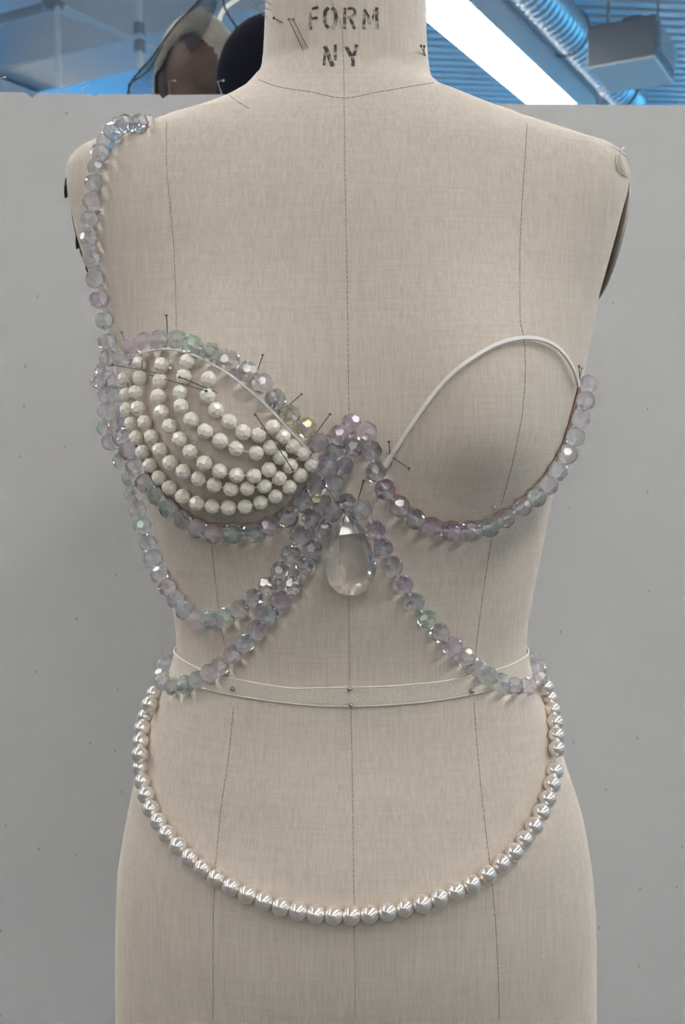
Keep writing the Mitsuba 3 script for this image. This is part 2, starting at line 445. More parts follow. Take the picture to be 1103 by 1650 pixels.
def bust_push(x, z, cosw):
    out = np.zeros_like(x)
    for x0, row, side in BUST:
        z0 = at_y(551.5, row, -0.11)[2]
        dx = x - x0
        sx = np.where(dx * side > 0, 0.058, 0.050)
        dz = z - z0
        sz = np.where(dz > 0, 0.085, 0.050)
        out += 0.036 * np.exp(-(dx / sx) ** 2 - (np.abs(dz) / sz) ** 2.2)
    return out * np.clip(cosw * 2.2, 0, 1) ** 0.8


hw = np.array([(fR(r) - fL(r)) / 2 / F * 0.712 for r in rows])
xc = np.array([((fR(r) + fL(r)) / 2 - W / 2) / F * 0.712 for r in rows])


def form_vertices():
    e = 2 / fE(rows)[:, None]
    s, c = np.sin(ang)[None], np.cos(ang)[None]
    x = xc[:, None] + hw[:, None] * np.sign(s) * np.abs(s) ** e
    b = np.where(c > 0, fF(rows)[:, None], fB(rows)[:, None])
    y = -b * np.sign(c) * np.abs(c) ** e
    z = np.repeat(ROWZ[:, None], NA, 1)
    y = y - bust_push(x, z, c) * (c > 0)
    return np.stack([x, y, z], -1)


for it in range(6):                          # widths that give the outline from the measured rows
    V = form_vertices()
    px, py = project(V)
    for i in range(len(rows)):
        a, b = px[i].argmax(), px[i].argmin()
        er, el = fR(np.clip(py[i, a], -120, 1850)) - px[i, a], fL(np.clip(py[i, b], -120, 1850)) - px[i, b]
        k = 0.6 / F * 0.712
        hw[i] = max(0.03, hw[i] + (er - el) / 2 * k)
        xc[i] += (er + el) / 2 * k
V = form_vertices()
nr = len(rows)
verts = np.vstack([V.reshape(-1, 3), V[0].mean(0), V[-1].mean(0)])
i, j = np.meshgrid(np.arange(nr - 1), np.arange(NA), indexing='ij')
q = np.stack([i * NA + j, (i + 1) * NA + j, (i + 1) * NA + (j + 1) % NA, i * NA + (j + 1) % NA], -1).reshape(-1, 4)
k = np.arange(NA)
faces = np.vstack([q[:, [0, 1, 2]], q[:, [0, 2, 3]], np.stack([k, (k + 1) % NA, k * 0 + nr * NA], 1), np.stack([(nr - 1) * NA + (k + 1) % NA, (nr - 1) * NA + k, k * 0 + nr * NA + 1], 1)])
form = trimesh.Trimesh(verts, faces, process=False)
if form.volume < 0:
    form.invert()
obj('dress_form__body', form, 'mat_linen', 50)
zb = ROWZ[-1]
obj('dress_form__pole', tube([[0.006, 0, 0.03], [0.006, 0, zb + 0.02]], 0.016, 20), 'mat_dark_metal')
base = trimesh.creation.revolve([(0, 0), (0.2, 0), (0.2, 0.012), (0.05, 0.03), (0.03, 0.06), (0, 0.06)], sections=40)
obj('dress_form__base', place(base, np.eye(3), (0.006, 0, 0)), 'mat_dark_metal')
lab('dress_form', 'cream linen dress form torso with stencilled neck, wearing beads and pearls', 'dress form')

# dense surface samples for placing things on the form
fine = trimesh.Trimesh(verts, faces, process=False).subdivide() if False else form
SN = np.array(form.vertex_normals)
tc, tn = form.triangles_center, form.face_normals
ok = form.area_faces > 1e-9
TREE_P = np.vstack([verts[:-2], tc[ok]])
TREE_N = np.vstack([SN[:-2], tn[ok]])
TREE = cKDTree(TREE_P)


def sdist(p):
    d, i = TREE.query(p)
    s = np.einsum('ij,ij->i', p - TREE_P[i], TREE_N[i])
    return np.where(d < 0.012, s, np.where(s >= 0, d, -d)), TREE_N[i], i


def on_forms(pxs, r=0.0, push=0.0):
    """For each pixel, the first point of its ray at distance r from the form's cloth (or where the ray passes it nearest), and the cloth's normal there; push: metres further along the ray."""
    pxs = np.asarray(pxs, float).reshape(-1, 2)
    n = len(pxs)
    r, push = np.broadcast_to(r, (n,)), np.broadcast_to(push, (n,))
    d = FWD + (pxs[:, :1] - W / 2) / F * np.array([1.0, 0, 0]) - (pxs[:, 1:] - H / 2) / F * UP
    d /= np.linalg.norm(d, axis=1, keepdims=True)

    def at(t):
        s, nn, _ = sdist((CAM + t[..., None] * d[:, None]).reshape(-1, 3))
        return s.reshape(t.shape), nn.reshape(*t.shape, 3)
    t = np.repeat(np.arange(0.50, 0.84, 0.004)[None], n, 0)
    i = np.arange(n)
    for step in (0.004, 0.0004, 0.00004):
        s, nn = at(t)
        hit = s <= r[:, None]
        k = np.where(hit.any(1), hit.argmax(1), s.argmin(1))
        if step > 0.0001:
            t = t[i, k][:, None] + np.linspace(-1, 1, 21)[None] * step
    return CAM + (t[i, k] + push)[:, None] * d, nn[i, k]


def on_form(px, py, r=0.0, push=0.0):
    p, n = on_forms([(px, py)], r, push)
    return p[0], n[0]


def path_on(pxs, r=0.0003, step=3.0):
    return on_forms(resample(pxs, step), r)[0]


# seams
def seam(pxs, name='dress_form__seam'):
    p = resample(path_on(pxs, 0.00012, 8.0), 0.0008)
    parts = [tube(p[::3], 0.00012, 4)]
    k = 0
    while k < len(p) - 4:
        parts.append(tube(p[k:k + 3], 0.00026, 4))
        k += 4
    obj(numbered(name), cat(parts), 'mat_stitch', 40)


seam([(527, -10), (552, 60), (554, 157)])
seam([(554, 158), (556, 300), (559, 450), (561, 600), (562, 668)])
seam([(562, 860), (562, 960), (563, 1104)])
seam([(565, 1138), (568, 1300), (570, 1450), (572, 1645)])
seam([(416, 128), (450, 140), (500, 148), (554, 158), (600, 150), (650, 141), (699, 133)])
seam([(268, 196), (268, 260), (274, 330), (281, 420), (284, 545)])
seam([(849, 199), (845, 260), (840, 340), (837, 420), (838, 520), (844, 545), (846, 590), (842, 660), (835, 700), (822, 760), (806, 815)])
seam([(792, 862), (782, 930), (772, 1000), (765, 1060), (760, 1092)])
seam([(340, 870), (346, 930), (358, 1020), (372, 1090)])
seam([(376, 1140), (368, 1220), (355, 1310), (347, 1400), (343, 1500), (343, 1645)])
seam([(763, 1132), (770, 1220), (780, 1320), (793, 1430), (800, 1520), (804, 1645)])
seam([(369, 153), (385, 165), (405, 176)])

# stencilled lettering on the neck (measured strokes)
def strokes():
    def z(*p):
        return [(400 + a / 3.447, b / 3.447) for a, b in p]

    def ln(w, *p):
        return LineString(z(*p)).buffer(w / 3.447 / 2, cap_style=2, join_style=1)
    g = [ln(17, (342, 62), (345, 165)), ln(15, (352, 50), (388, 40)), ln(17, (354, 104), (384, 98)),
         ln(20, (446, 42), (426, 62), (424, 100), (428, 138), (446, 157)), ln(20, (464, 42), (482, 60), (486, 98), (480, 138), (462, 157)),
         ln(18, (534, 42), (534, 160)), ln(16, (550, 46), (582, 46), (592, 60), (590, 78), (572, 94), (550, 97)), ln(17, (566, 106), (590, 160)),
         ln(18, (640, 78), (642, 162)), ln(17, (642, 52), (664, 92), (674, 134)), ln(18, (712, 40), (714, 160)), ln(13, (700, 58), (686, 112)),
         ln(15, (424, 292), (420, 362)), ln(24, (424, 254), (468, 368)), ln(16, (482, 248), (482, 334)),
         ln(22, (540, 254), (572, 312)), ln(20, (602, 248), (584, 310)), ln(20, (580, 316), (580, 368))]
    return [p for x in g for p in (x.geoms if hasattr(x, 'geoms') else [x])]


def lettering():
    names = ['F'] * 3 + ['O'] * 2 + ['R'] * 3 + ['M'] * 4 + ['N'] * 3 + ['Y'] * 3
    by = {}
    for p, nme in zip(strokes(), names):
        by.setdefault(nme, []).append(p)
    for nme, ps in by.items():
        ms = []
        for p in ps:
            v, f = trimesh.creation.triangulate_polygon(p, engine='earcut') if False else tri(p)
            w = on_forms(v, 0.00025)[0]
            ms.append(trimesh.Trimesh(w, f, process=False))
        obj(numbered('dress_form__letter'), cat(ms), 'mat_ink', True)
        labels[[k for k in scene if k.startswith('dress_form__letter')][-1]] = {'label': f'black stencilled letter {nme}'}


def tri(p, step=1.2):
    """Triangulates a polygon on a fine grid so that it can lie on a curved surface."""
    m = trimesh.creation.extrude_polygon(p, 1.0)
    top = m.facets[np.argmax([m.area_faces[f].sum() * (m.face_normals[f[0]][2] > 0.9) for f in m.facets])]
    s = trimesh.Trimesh(m.vertices, m.faces[top], process=True)
    s.remove_unreferenced_vertices()
    s = s.subdivide_to_size(3.0)
    return s.vertices[:, :2], s.faces


lettering()

# armhole plates, knobs, frayed corner
def plate(top, bot, thick, side):
    a, b = at_y(*top, 0.0), at_y(*bot, 0.0)
    c, up = (a + b) / 2, (b - a)
    L = np.linalg.norm(up)
    up /= L
    yy = np.array([0, 1.0, 0])
    xx = np.cross(yy, up)
    xx /= np.linalg.norm(xx)
    s = trimesh.creation.icosphere(4, 1.0)
    R = np.stack([xx * thick, np.cross(up, xx) * 0.03, up * L / 2], 1)
    return place(s, R, c + [0, 0.012, 0])


obj('dress_form__arm_plate', plate((1015, 286), (968, 480), 0.0042, 1), 'mat_plate', True)
labels['dress_form__arm_plate'] = {'label': 'dark metal plate closing the armhole'}
obj('dress_form__arm_plate_001', plate((112, 296), (152, 470), 0.0012, -1), 'mat_plate', True)
for px, py, l in ((107.5, 300, 0.008), (126, 380, 0.009)):
    c = at_y(px, py, -0.02)
    obj(numbered('dress_form__knob'), place(trimesh.creation.icosphere(2, 1.0), np.array([[0.0014, 0, 0.001], [0, 0.004, 0], [0.0, 0, l]]) @ np.eye(3), c), 'mat_dark_metal', True)


def zq(*p):
    return [(880 + a / 4.853, 180 + b / 4.853) for a, b in p]


fr = []
for arc in (zq((560, 318), (548, 380), (556, 440), (600, 482), (650, 508)), zq((572, 318), (620, 350), (648, 410), (650, 460), (640, 505)), zq((566, 322), (572, 390), (596, 450), (622, 498)),
            zq((575, 330), (590, 400), (612, 455), (634, 500)), zq((520, 268), (550, 290), (580, 298), (604, 272)), zq((584, 300), (600, 290), (612, 282)), zq((552, 425), (585, 445), (600, 470))):
    for kk in range(4):
        j = nrng.normal(0, 1.0, 2)
        fr.append(tube(resample(path_on([(x + j[0], y + j[1]) for x, y in arc], 0.0004 + 0.0003 * kk, 3), 0.0008), 0.0002, 4))
obj('dress_form__frayed_edge', cat(fr), 'mat_fray', 40)
labels['dress_form__frayed_edge'] = {'label': 'frayed pale threads at the shoulder corner'}

# ------------------------------------------------------------------ twill tape at the waist
UPPER = [(283, 1051), (296, 1063), (320, 1076), (350, 1088), (400, 1098), (440, 1105), (480, 1109), (520, 1108), (563, 1107), (610, 1106), (660, 1103), (710, 1098), (750, 1090), (790, 1081), (825, 1069), (848, 1054)]
LOWER = [(262, 1098), (290, 1103), (320, 1108), (360, 1117), (400, 1124), (450, 1131), (500, 1136), (563, 1138), (620, 1136), (680, 1131), (730, 1124), (780, 1114), (820, 1103), (858, 1090)]


def waist_tape():
    up, lo = resample(UPPER, 3.0), resample(LOWER, 3.0)
    n = 150
    f = lambda a: a[np.linspace(0, len(a) - 1, n).round().astype(int)]
    A = on_forms(f(up), 0.0004)[0]
    B = on_forms(f(lo), 0.0004)[0]
    # carry the band on around the back
    zt, zl = (A[0, 2] + A[-1, 2]) / 2, (B[0, 2] + B[-1, 2]) / 2

    def back(P, z):
        a0, a1 = math.atan2(P[-1, 0], -P[-1, 1]), math.atan2(P[0, 0], -P[0, 1]) + 2 * math.pi
        out = []
        for t in np.linspace(a0, a1, 60)[1:-1]:
            d = np.array([math.sin(t), -math.cos(t), 0])
            rr = np.arange(0.04, 0.2, 0.0008)
            w = (t - a0) / (a1 - a0)
            zz = P[-1, 2] * (1 - w) + P[0, 2] * w
            pts = np.array([0, 0, zz]) + rr[:, None] * d
            s = sdist(pts)[0]
            k = np.nonzero(s > 0.0004)[0]
            out.append(pts[k[0]])
        return np.array(out)
    A = np.vstack([A, back(A, zt)])
    B = np.vstack([B, back(B, zl)])
    N, K = len(A), 7
    rows_ = []
    for k in range(K):
        w = k / (K - 1)
        P = A * (1 - w) + B * w
        s, nn, _ = sdist(P)
        rows_.append(P + nn * (0.0007 - s)[:, None])
    V = np.stack(rows_)                                    # K x N x 3
    nn = np.stack([sdist(r)[1] for r in V])
    outer = V + nn * 0.0007
    vv = np.vstack([outer.reshape(-1, 3), V.reshape(-1, 3)])
    fs = []
    o = K * N
    for k in range(K - 1):
        for i in range(N):
            a, b, c, d = k * N + i, k * N + (i + 1) % N, (k + 1) * N + (i + 1) % N, (k + 1) * N + i
            fs += [(a, d, c), (a, c, b), (o + a, o + c, o + d), (o + a, o + b, o + c)]
    for i in range(N):
        a, b = i, (i + 1) % N
        fs += [(a, b, o + b), (a, o + b, o + a)]
        a, b = (K - 1) * N + i, (K - 1) * N + (i + 1) % N
        fs += [(a, o + b, b), (a, o + a, o + b)]
    s = np.r_[0, np.cumsum(np.linalg.norm(np.diff(A, axis=0), axis=1))]
    uvs = np.stack([np.tile(s, K), np.repeat(np.linspace(0, 1, K), N)], 1)
    obj('waist_tape__band', trimesh.Trimesh(vv, np.array(fs), process=False), 'mat_twill', True, uv=np.vstack([uvs, uvs]))
    obj('waist_tape__upper_edge', tube(np.vstack([outer[0], outer[0][:1]]), 0.0006, 5), 'mat_tape_edge', 60)
    obj('waist_tape__lower_edge', tube(np.vstack([outer[-1], outer[-1][:1]]), 0.0004, 5), 'mat_tape_edge', 60)
    lab('waist_tape', 'pale herringbone twill tape pinned around the waist of the dress form', 'tape')


waist_tape()

# ------------------------------------------------------------------ beads
def faceted(spec, r, flat=0.92):
    """A faceted round bead from plane directions (latitude, number, turn), its hole along z."""
    n = [[0, 0, 1], [0, 0, -1]]
    off = [flat, flat]
    for lat, cnt, turn in spec:
        for k in range(cnt):
            a = 2 * math.pi * (k + turn) / cnt
            n.append([math.cos(lat) * math.cos(a), math.cos(lat) * math.sin(a), math.sin(lat)])
            off.append(0.965)
    hs = HalfspaceIntersection(np.c_[np.array(n), -np.array(off)], np.zeros(3))
    h = ConvexHull(hs.intersections)
    v, f = hs.intersections, h.simplices.copy()
    t = v[f]
    nn = np.cross(t[:, 1] - t[:, 0], t[:, 2] - t[:, 0])
    flip = np.einsum('ij,ij->i', nn, t.mean(1)) < 0
    f[flip] = f[flip][:, ::-1]
    return trimesh.Trimesh(v * r, f, process=False)


def round_frame(t, spin):
    t = t / np.linalg.norm(t)
    a = np.cross(t, [0.31, 0.87, 0.2])
    a /= np.linalg.norm(a)
    b = np.cross(t, a)
    a, b = a * math.cos(spin) + b * math.sin(spin), -a * math.sin(spin) + b * math.cos(spin)
    return np.stack([a, b, t], 1)


CR, IR, PRL = 0.0060, 0.0043, 0.0057
crystal_mesh = faceted([(math.radians(52), 5, 0), (math.radians(17), 8, 0.5), (math.radians(-17), 8, 0), (math.radians(-52), 5, 0.5)], 1.0)
ivory_mesh = faceted([(math.radians(55), 6, 0), (math.radians(18), 9, 0.5), (math.radians(-18), 9, 0), (math.radians(-55), 6, 0.5)], 1.0, 0.95)
CRYSTAL = {t: ply(crystal_mesh, 'mat_crystal_' + t, False) for t in TINTS}
IVORY = ply(ivory_mesh, 'mat_ivory', False)
PEARL = ply(trimesh.creation.icosphere(4, 1.0), 'mat_pearl', True)


def strand(name, pts, r, kind, label, cat_, group=None, lift=None, push=None, tail=None, thread=0.00035, tints=None, fixed=None):
    """A threaded strand through measured bead positions laid on the form. lift / push: {index: metres}."""
    key = numbered(name)
    lift, push = lift or {}, push or {}
    K = range(len(pts))
    c = on_forms(pts, [r + 0.0003 + lift.get(k, 0.0) for k in K], [push.get(k, 0.0) for k in K])[0]
    # an even depth along the thread where it passes the form's outline
    far = np.linalg.norm(c - CAM, axis=1)
    even = np.convolve(np.r_[far[:1].repeat(2), far, far[-1:].repeat(2)], [0.1, 0.22, 0.36, 0.22, 0.1], 'valid')
    c = CAM + (c - CAM) * (np.minimum(even, far + 0.0005) / far)[:, None]
    # beads on one thread do not run into each other: the thread turns away in depth where they look crowded
    mid = len(c) // 2
    for k, j in [(k, k - 1) for k in range(mid + 1, len(c))] + [(k, k + 1) for k in range(mid - 1, -1, -1)]:
        if np.linalg.norm(c[k] - c[j]) >= 1.9 * r:
            continue
        d = (c[k] - CAM) / np.linalg.norm(c[k] - CAM)
        q = c[k] + np.arange(0, 0.014, 0.0004)[:, None] * d
        L, sd = np.linalg.norm(q - c[j], axis=1), sdist(q)[0]
        ok_ = np.nonzero((L >= 1.9 * r) & (sd >= 0.75 * r))[0]
        if len(ok_):
            c[k] = q[ok_[0]]
            continue
        q = c[k] - np.arange(0, 0.005, 0.0004)[:, None] * d
        L = np.linalg.norm(q - c[j], axis=1)
        c[k] = q[np.nonzero(L >= 1.9 * r)[0][0]] if (L >= 1.9 * r).any() else q[L.argmax()]
    t = np.gradient(c, axis=0)
    for k in range(len(c)):
        spin = rng.uniform(0, 6.283)
        R = round_frame(t[k] + nrng.normal(0, 0.12, 3) * np.linalg.norm(t[k]), spin)
        M = np.eye(4)
        rr = r * rng.uniform(0.97, 1.03)
        if kind == 'ivory':
            R = R * np.array([1.0, 1.0, 1.05])
        M[:3, :3], M[:3, 3] = R * rr, c[k]
        src = CRYSTAL[(fixed or {}).get(k, rng.choices(*tints)[0] if tints else 'clear')] if kind == 'crystal' else IVORY if kind == 'ivory' else PEARL
        scene[key + ('__bead' if kind != 'pearl' else '__pearl') + (f'_{k:03d}' if k else '')] = {**src, 'to_world': T(M)}
    th = c if tail is None else np.vstack([c, tail])
    obj(key + '__thread', tube(resample(th, 0.003), 0.0007 if kind == 'crystal' else thread, 6), 'mat_thread' if kind == 'crystal' else 'mat_ivory_thread', 60)
    lab(key, label, cat_, group)
    return c


AB = (['clear', 'pink', 'green', 'aqua', 'gold'], [5, 3, 1.3, 1.6, 0.12])
STRAP = [(236, 199), (225, 199), (213, 199), (202, 199), (191, 204), (181, 213), (170, 228), (161, 246), (155, 269), (151, 295), (147.5, 324.5), (144, 353.5), (143, 384), (147, 418), (152.6, 450), (159, 483), (167, 517), (172, 550),
         (174, 577), (167, 598), (159, 614)]
strand('crystal_shoulder_strap', STRAP, CR * 0.93, 'crystal', 'clear faceted crystal bead strap over the shoulder at left of the photo', 'bead strand', 'crystal bead strands', tints=(['clear', 'pink', 'aqua'], [8, 1, 1]), push={0: 0.012, 1: 0.008, 2: 0.004})
LOOP = [(172, 611), (172, 636), (171, 662), (171, 690), (178, 712), (196, 742), (210, 769), (215, 796), (221.6, 821.5), (229, 847), (237.6, 875), (246, 900), (257, 926), (270, 947), (283, 966.6), (297.5, 984), (315, 997), (338, 999), (363, 995),
        (385.6, 981), (408, 964), (431, 945), (451, 920), (468, 894), (484, 864), (503, 836), (517, 809), (538, 778), (553, 749), (569, 721)]
strand('crystal_side_loop', LOOP, CR, 'crystal', 'crystal bead strand drooping from the left armpit to the centre front', 'bead strand', 'crystal bead strands', lift={27: 0.003, 28: 0.003}, push={0: .006, 1: 0.012, 2: 0.012, 3: 0.008}, tints=AB)
RIM = [(198, 577), (210, 560), (233, 552), (256, 548.5), (285, 547.5), (309, 556), (340, 569), (369, 581.6), (398, 599), (423, 618), (443.5, 644), (467, 669), (493, 689), (513, 714)]
strand('crystal_cup_rim', RIM, CR, 'crystal', 'crystal bead strand along the upper edge of the ivory bead cup', 'bead strand', 'crystal bead strands', tints=AB, fixed={11: 'gold', 12: 'gold'})
UNDER = [(185, 636), (189, 662), (190, 685), (197, 705), (207, 726), (218, 752), (234, 778), (253, 799), (272, 820), (296, 838), (318, 851), (345, 859.5), (375, 859.5), (407, 858.6), (436, 848), (464, 833), (488.6, 810.5), (511, 784),
         (527, 754), (541, 729), (546, 701), (566, 683.6), (590, 696), (598, 727), (605, 760.6), (620.5, 788.7), (643, 816), (668, 836.5), (695, 849), (726, 856), (757, 856), (788, 849), (813.6, 835), (841, 816), (863.5, 801), (882.5, 782),
         (898, 759), (913.5, 732), (925.5, 704), (934, 675), (942, 646), (948, 619)]
under_c = strand('crystal_underbust_strand', UNDER, CR * 1.02, 'crystal', 'crystal bead strand tracing both cups from below and peaking at the centre', 'bead strand', 'crystal bead strands', lift={17: 0.002, 18: 0.004, 19: 0.004, 20: 0.002}, tints=(['clear', 'pink', 'green', 'aqua'], [5, 3, 1, 0.7]))
VEE = [(276, 1056), (267, 1071), (261, 1087), (263, 1099), (279, 1106), (299, 1103), (318, 1095), (336, 1085), (354, 1073), (374, 1054), (394, 1037), (414, 1014.5), (433, 990.5), (454, 968), (472.6, 943), (491.6, 912), (502.5, 885),
       (519, 852.5), (535, 826), (558, 811), (583, 822), (604, 855), (617, 884), (631.7, 912.5), (649, 943), (668, 970.5), (688, 997.7), (708, 1019.5), (728, 1041), (749, 1058), (769, 1076), (787, 1089), (806, 1099), (828, 1106), (850, 1106),
       (867, 1095), (866, 1077), (855, 1063)]
nV = len(VEE)
strand('crystal_vee_strand', VEE, CR, 'crystal', 'crystal bead strand falling from the pendant to both sides of the waist', 'bead strand', 'crystal bead strands', push={0: 0.045, 1: 0.03, 2: 0.015, nV - 1: 0.045, nV - 2: 0.03, nV - 3: 0.015}, tints=AB)

IV = [([(336, 611), (334, 638), (347.6, 660.4), (369, 679), (391.6, 696.5), (416, 701), (439, 688)], 'uppermost and shortest'),
      ([(301, 583), (295.6, 607), (290, 632.5), (291.5, 655), (308, 676.4), (330.5, 695), (354.5, 710.5), (380, 722.6), (412.5, 730), (435, 721), (456, 703.6)], 'second from the top'),
      ([(260, 588), (258, 614), (255, 639), (260, 664.5), (272.7, 687), (289, 708), (306, 728), (329, 746), (353.5, 759), (380.7, 766), (409, 766.7), (432.8, 757), (451, 736.8), (471, 719)], 'middle one of five'),
      ([(225, 585), (225, 609), (219, 632), (222.5, 658), (232.7, 681), (243.6, 704), (257.5, 725), (274, 745.5), (295, 760), (319.5, 771.6), (345, 781.5), (371.7, 788), (398, 787), (425.5, 783), (449.6, 770.7), (467, 750.7), (487, 731)], 'second from the bottom'),
      ([(201, 611), (203.5, 636), (205, 660), (211, 683), (219, 705.6), (229, 728.5), (241, 750), (255.5, 769.6), (273, 786), (294, 800), (317, 811), (342, 816), (368, 818), (394.7, 816), (419.7, 809.6), (443, 799.7), (466, 785), (483.6, 766), (502, 749.5)], 'lowest and longest')]
for pts, which in IV:
    strand('ivory_bead_string', pts, IR, 'ivory', f'swag of faceted ivory beads across the left cup, {which}', 'bead string', 'ivory bead strings across the left cup')

PEARLS = [(248, 1118), (240.7, 1135), (233.5, 1155), (228.5, 1174), (226, 1195), (224.7, 1216), (226, 1237), (229, 1259), (235, 1280.7), (242.6, 1303.5), (254.4, 1323.7), (268.5, 1344), (286.4, 1363), (304.7, 1382), (325.7, 1399), (347.7, 1415), (372, 1429),
          (398, 1440.6), (424.7, 1452), (452, 1461), (480, 1468), (508.4, 1473), (537, 1475), (566, 1475), (595, 1473), (624, 1469), (651.6, 1463), (680, 1456), (707.6, 1446.5), (734, 1436), (760, 1424), (785, 1408.5), (807.7, 1391), (828, 1373), (844.6, 1352),
          (860, 1331), (872, 1309), (882, 1286.8), (889, 1263.5), (893.4, 1242), (897, 1206.4), (896, 1184.7), (894, 1163.8), (890, 1143.6), (884.6, 1124.5), (879, 1107)]
strand('pearl_strand', PEARLS, PRL, 'pearl', 'strand of round cream pearls swagged low across the hips', 'pearl strand')

# ------------------------------------------------------------------ cup wires and boning
def flat_strip(pts, w, th):
    """A flat band, w wide along the cloth and th thick, along points with normals."""
    c = np.array([p for p, _ in pts])
    n = np.array([m for _, m in pts])
    for _ in range(6):
        n[1:-1] = (n[:-2] + n[1:-1] * 2 + n[2:]) / 4
    n /= np.linalg.norm(n, axis=1, keepdims=True)
    t = np.gradient(c, axis=0)
    t /= np.linalg.norm(t, axis=1, keepdims=True)
    s = np.cross(t, n)
    s /= np.linalg.norm(s, axis=1, keepdims=True)
    prof = [(-0.5, -0.3), (-0.42, -0.5), (0.42, -0.5), (0.5, -0.3), (0.5, 0.3), (0.42, 0.5), (-0.42, 0.5), (-0.5, 0.3)]
    k = len(prof)
    v = np.stack([c + s * a * w + n * b * th for a, b in prof], 1).reshape(-1, 3)
    N = len(c)
    i, j = np.meshgrid(np.arange(N - 1), np.arange(k), indexing='ij')
    q = np.stack([i * k + j, i * k + (j + 1) % k, (i + 1) * k + (j + 1) % k, (i + 1) * k + j], -1).reshape(-1, 4)
    f = [*q[:, [0, 1, 2]], *q[:, [0, 2, 3]]]
    f += [(0, a + 1, a) for a in range(1, k - 1)] + [((N - 1) * k, (N - 1) * k + a, (N - 1) * k + a + 1) for a in range(1, k - 1)]
    m = trimesh.Trimesh(v, np.array(f), process=False)
    if m.volume < 0:
        m.invert()
    return m


def smooth_pts(pts, r, it=20):
    c, nn = on_forms(resample(pts, 3.0), r)
    for _ in range(it):
        c[1:-1] = (c[:-2] + 2 * c[1:-1] + c[2:]) / 4
    return list(zip(c, nn))


BL = [(204, 580), (214, 574), (226, 570), (239, 566), (256, 562), (282, 563), (303.5, 569), (325, 578), (347, 590), (369, 603), (390.5, 620), (422, 647), (443.5, 668), (465, 692), (487, 715), (501.5, 731), (512, 744)]
BR = [(621, 748), (634, 728), (655, 696), (679, 661), (703, 628.5), (731, 599), (758.5, 578.6), (789.5, 559.6), (820.5, 547.6), (848, 543.4), (875.6, 547.6), (900, 561), (917, 582), (927, 603), (932, 622)]
obj('boning_strip', flat_strip(smooth_pts(BL, 0.0066), 0.0013, 0.0016), 'mat_boning', 40)
lab('boning_strip', 'thin white boning strip curving over the ivory bead cup', 'boning', 'white boning strips')
obj('boning_strip_001__strip', flat_strip(smooth_pts(BR, 0.0036), 0.0025, 0.0016), 'mat_boning', 40)
sl = [on_form(x, y, 0.0028) for x, y in resample([(619, 751), (626, 741), (632, 731)], 2.0)]
obj('boning_strip_001__end_sleeve', tube(np.array([a for a, _ in sl]), 0.0021, 10), 'mat_boning', 40)
lab('boning_strip_001', 'white boning strip arching over the bare cup at right of the photo', 'boning', 'white boning strips')
wire_px = [(x + 2, y - 12) for x, y in UNDER[25:34]] + [(x - 9, y - 9) for x, y in UNDER[34:38]] + [(x - 13, y - 2) for x, y in UNDER[38:]]
obj('cup_wire', tube(resample(path_on(wire_px, 0.0014, 6), 0.003), 0.0013, 7), 'mat_wire', 60)
lab('cup_wire', 'reddish brown wire behind the crystal beads under the bare cup', 'wire', 'brown cup wires')
wire_px = [(x + 11, y - 6) for x, y in UNDER[3:9]] + [(x, y - 13) for x, y in UNDER[10:15]]+ [(x - 7, y - 10) for x, y in UNDER[15:18]]
obj('cup_wire_001', tube(resample(path_on(wire_px, 0.0014, 6), 0.003), 0.0013, 7), 'mat_wire', 60)
lab('cup_wire_001', 'reddish brown wire behind the crystal beads under the ivory bead cup', 'wire', 'brown cup wires')

# ------------------------------------------------------------------ pendant
def pendant():
    c, n = on_form(565, 897, 0.0085)
    n = n * [0.4, 1, 0.5]
    n /= np.linalg.norm(n)
    sx = np.array([1.0, 0, 0]) - n * n[0]
    sx /= np.linalg.norm(sx)
    sy = np.cross(n, sx)
    sc = np.linalg.norm(c - CAM) / F
    loc = lambda x, y: ((x - 565) * sc, -(y - 897) * sc)
    out = [(557, 828), (550, 838), (542, 853), (534, 871), (527, 892), (523.5, 911), (525, 928), (532, 944), (544, 955), (557, 960), (568, 960.5), (581, 957.5), (593, 949), (602, 935), (606, 917), (604, 899), (597, 878), (587, 857), (576, 840), (566, 829)]
    table = [(546, 859), (575, 856), (593, 897), (592, 919), (551.5, 942), (546, 889)]
    P = []
    for x, y in out:
        a, b = loc(x, y)
        P += [(a, b, 0.0012), (a, b, -0.0012)]
    P += [(*loc(x, y), 0.0058) for x, y in table]
    P += [(*loc(x, y), -0.0062) for x, y in ((560, 850), (548, 905), (583, 905), (566, 940))]
    P = np.array(P)
    h = ConvexHull(P)
    m = trimesh.Trimesh(P, h.simplices, process=False)
    m.fix_normals()
    obj('crystal_pendant__drop', place(m, np.stack([sx, sy, n], 1), c), 'mat_crystal_pendant', False)
    top = c + sx * loc(561, 833)[0] + sy * loc(561, 833)[1]
    hook, _ = on_form(558, 812, CR + 0.001)
    loop = [top + (hook - top) * 0.5 + sy * 0.0055 * math.cos(t) + sx * 0.0015 * math.sin(t) for t in np.linspace(0, 2 * math.pi, 25)]
    obj('crystal_pendant__loop', tube(loop, 0.0003, 6), 'mat_steel', 60)
    lab('crystal_pendant', 'large clear faceted teardrop crystal hanging at the centre below the bust', 'pendant')


pendant()

# ------------------------------------------------------------------ pins
def pin_between(a, b, mat, label, group, r=0.00032, head=0.0009):
    k = numbered('dressmaking_pin')
    d = (b - a) / np.linalg.norm(b - a)
    R = round_frame(d, 0)
    hd = trimesh.creation.cylinder(head, 0.0006, sections=12)
    obj(k + '__shaft', tube([a, b - d * 0.003, b], [r, r, r * 0.15], 7), mat, 50)
    obj(k + '__head', place(hd, R, a), mat, 40)
    lab(k, label, 'pin', group)


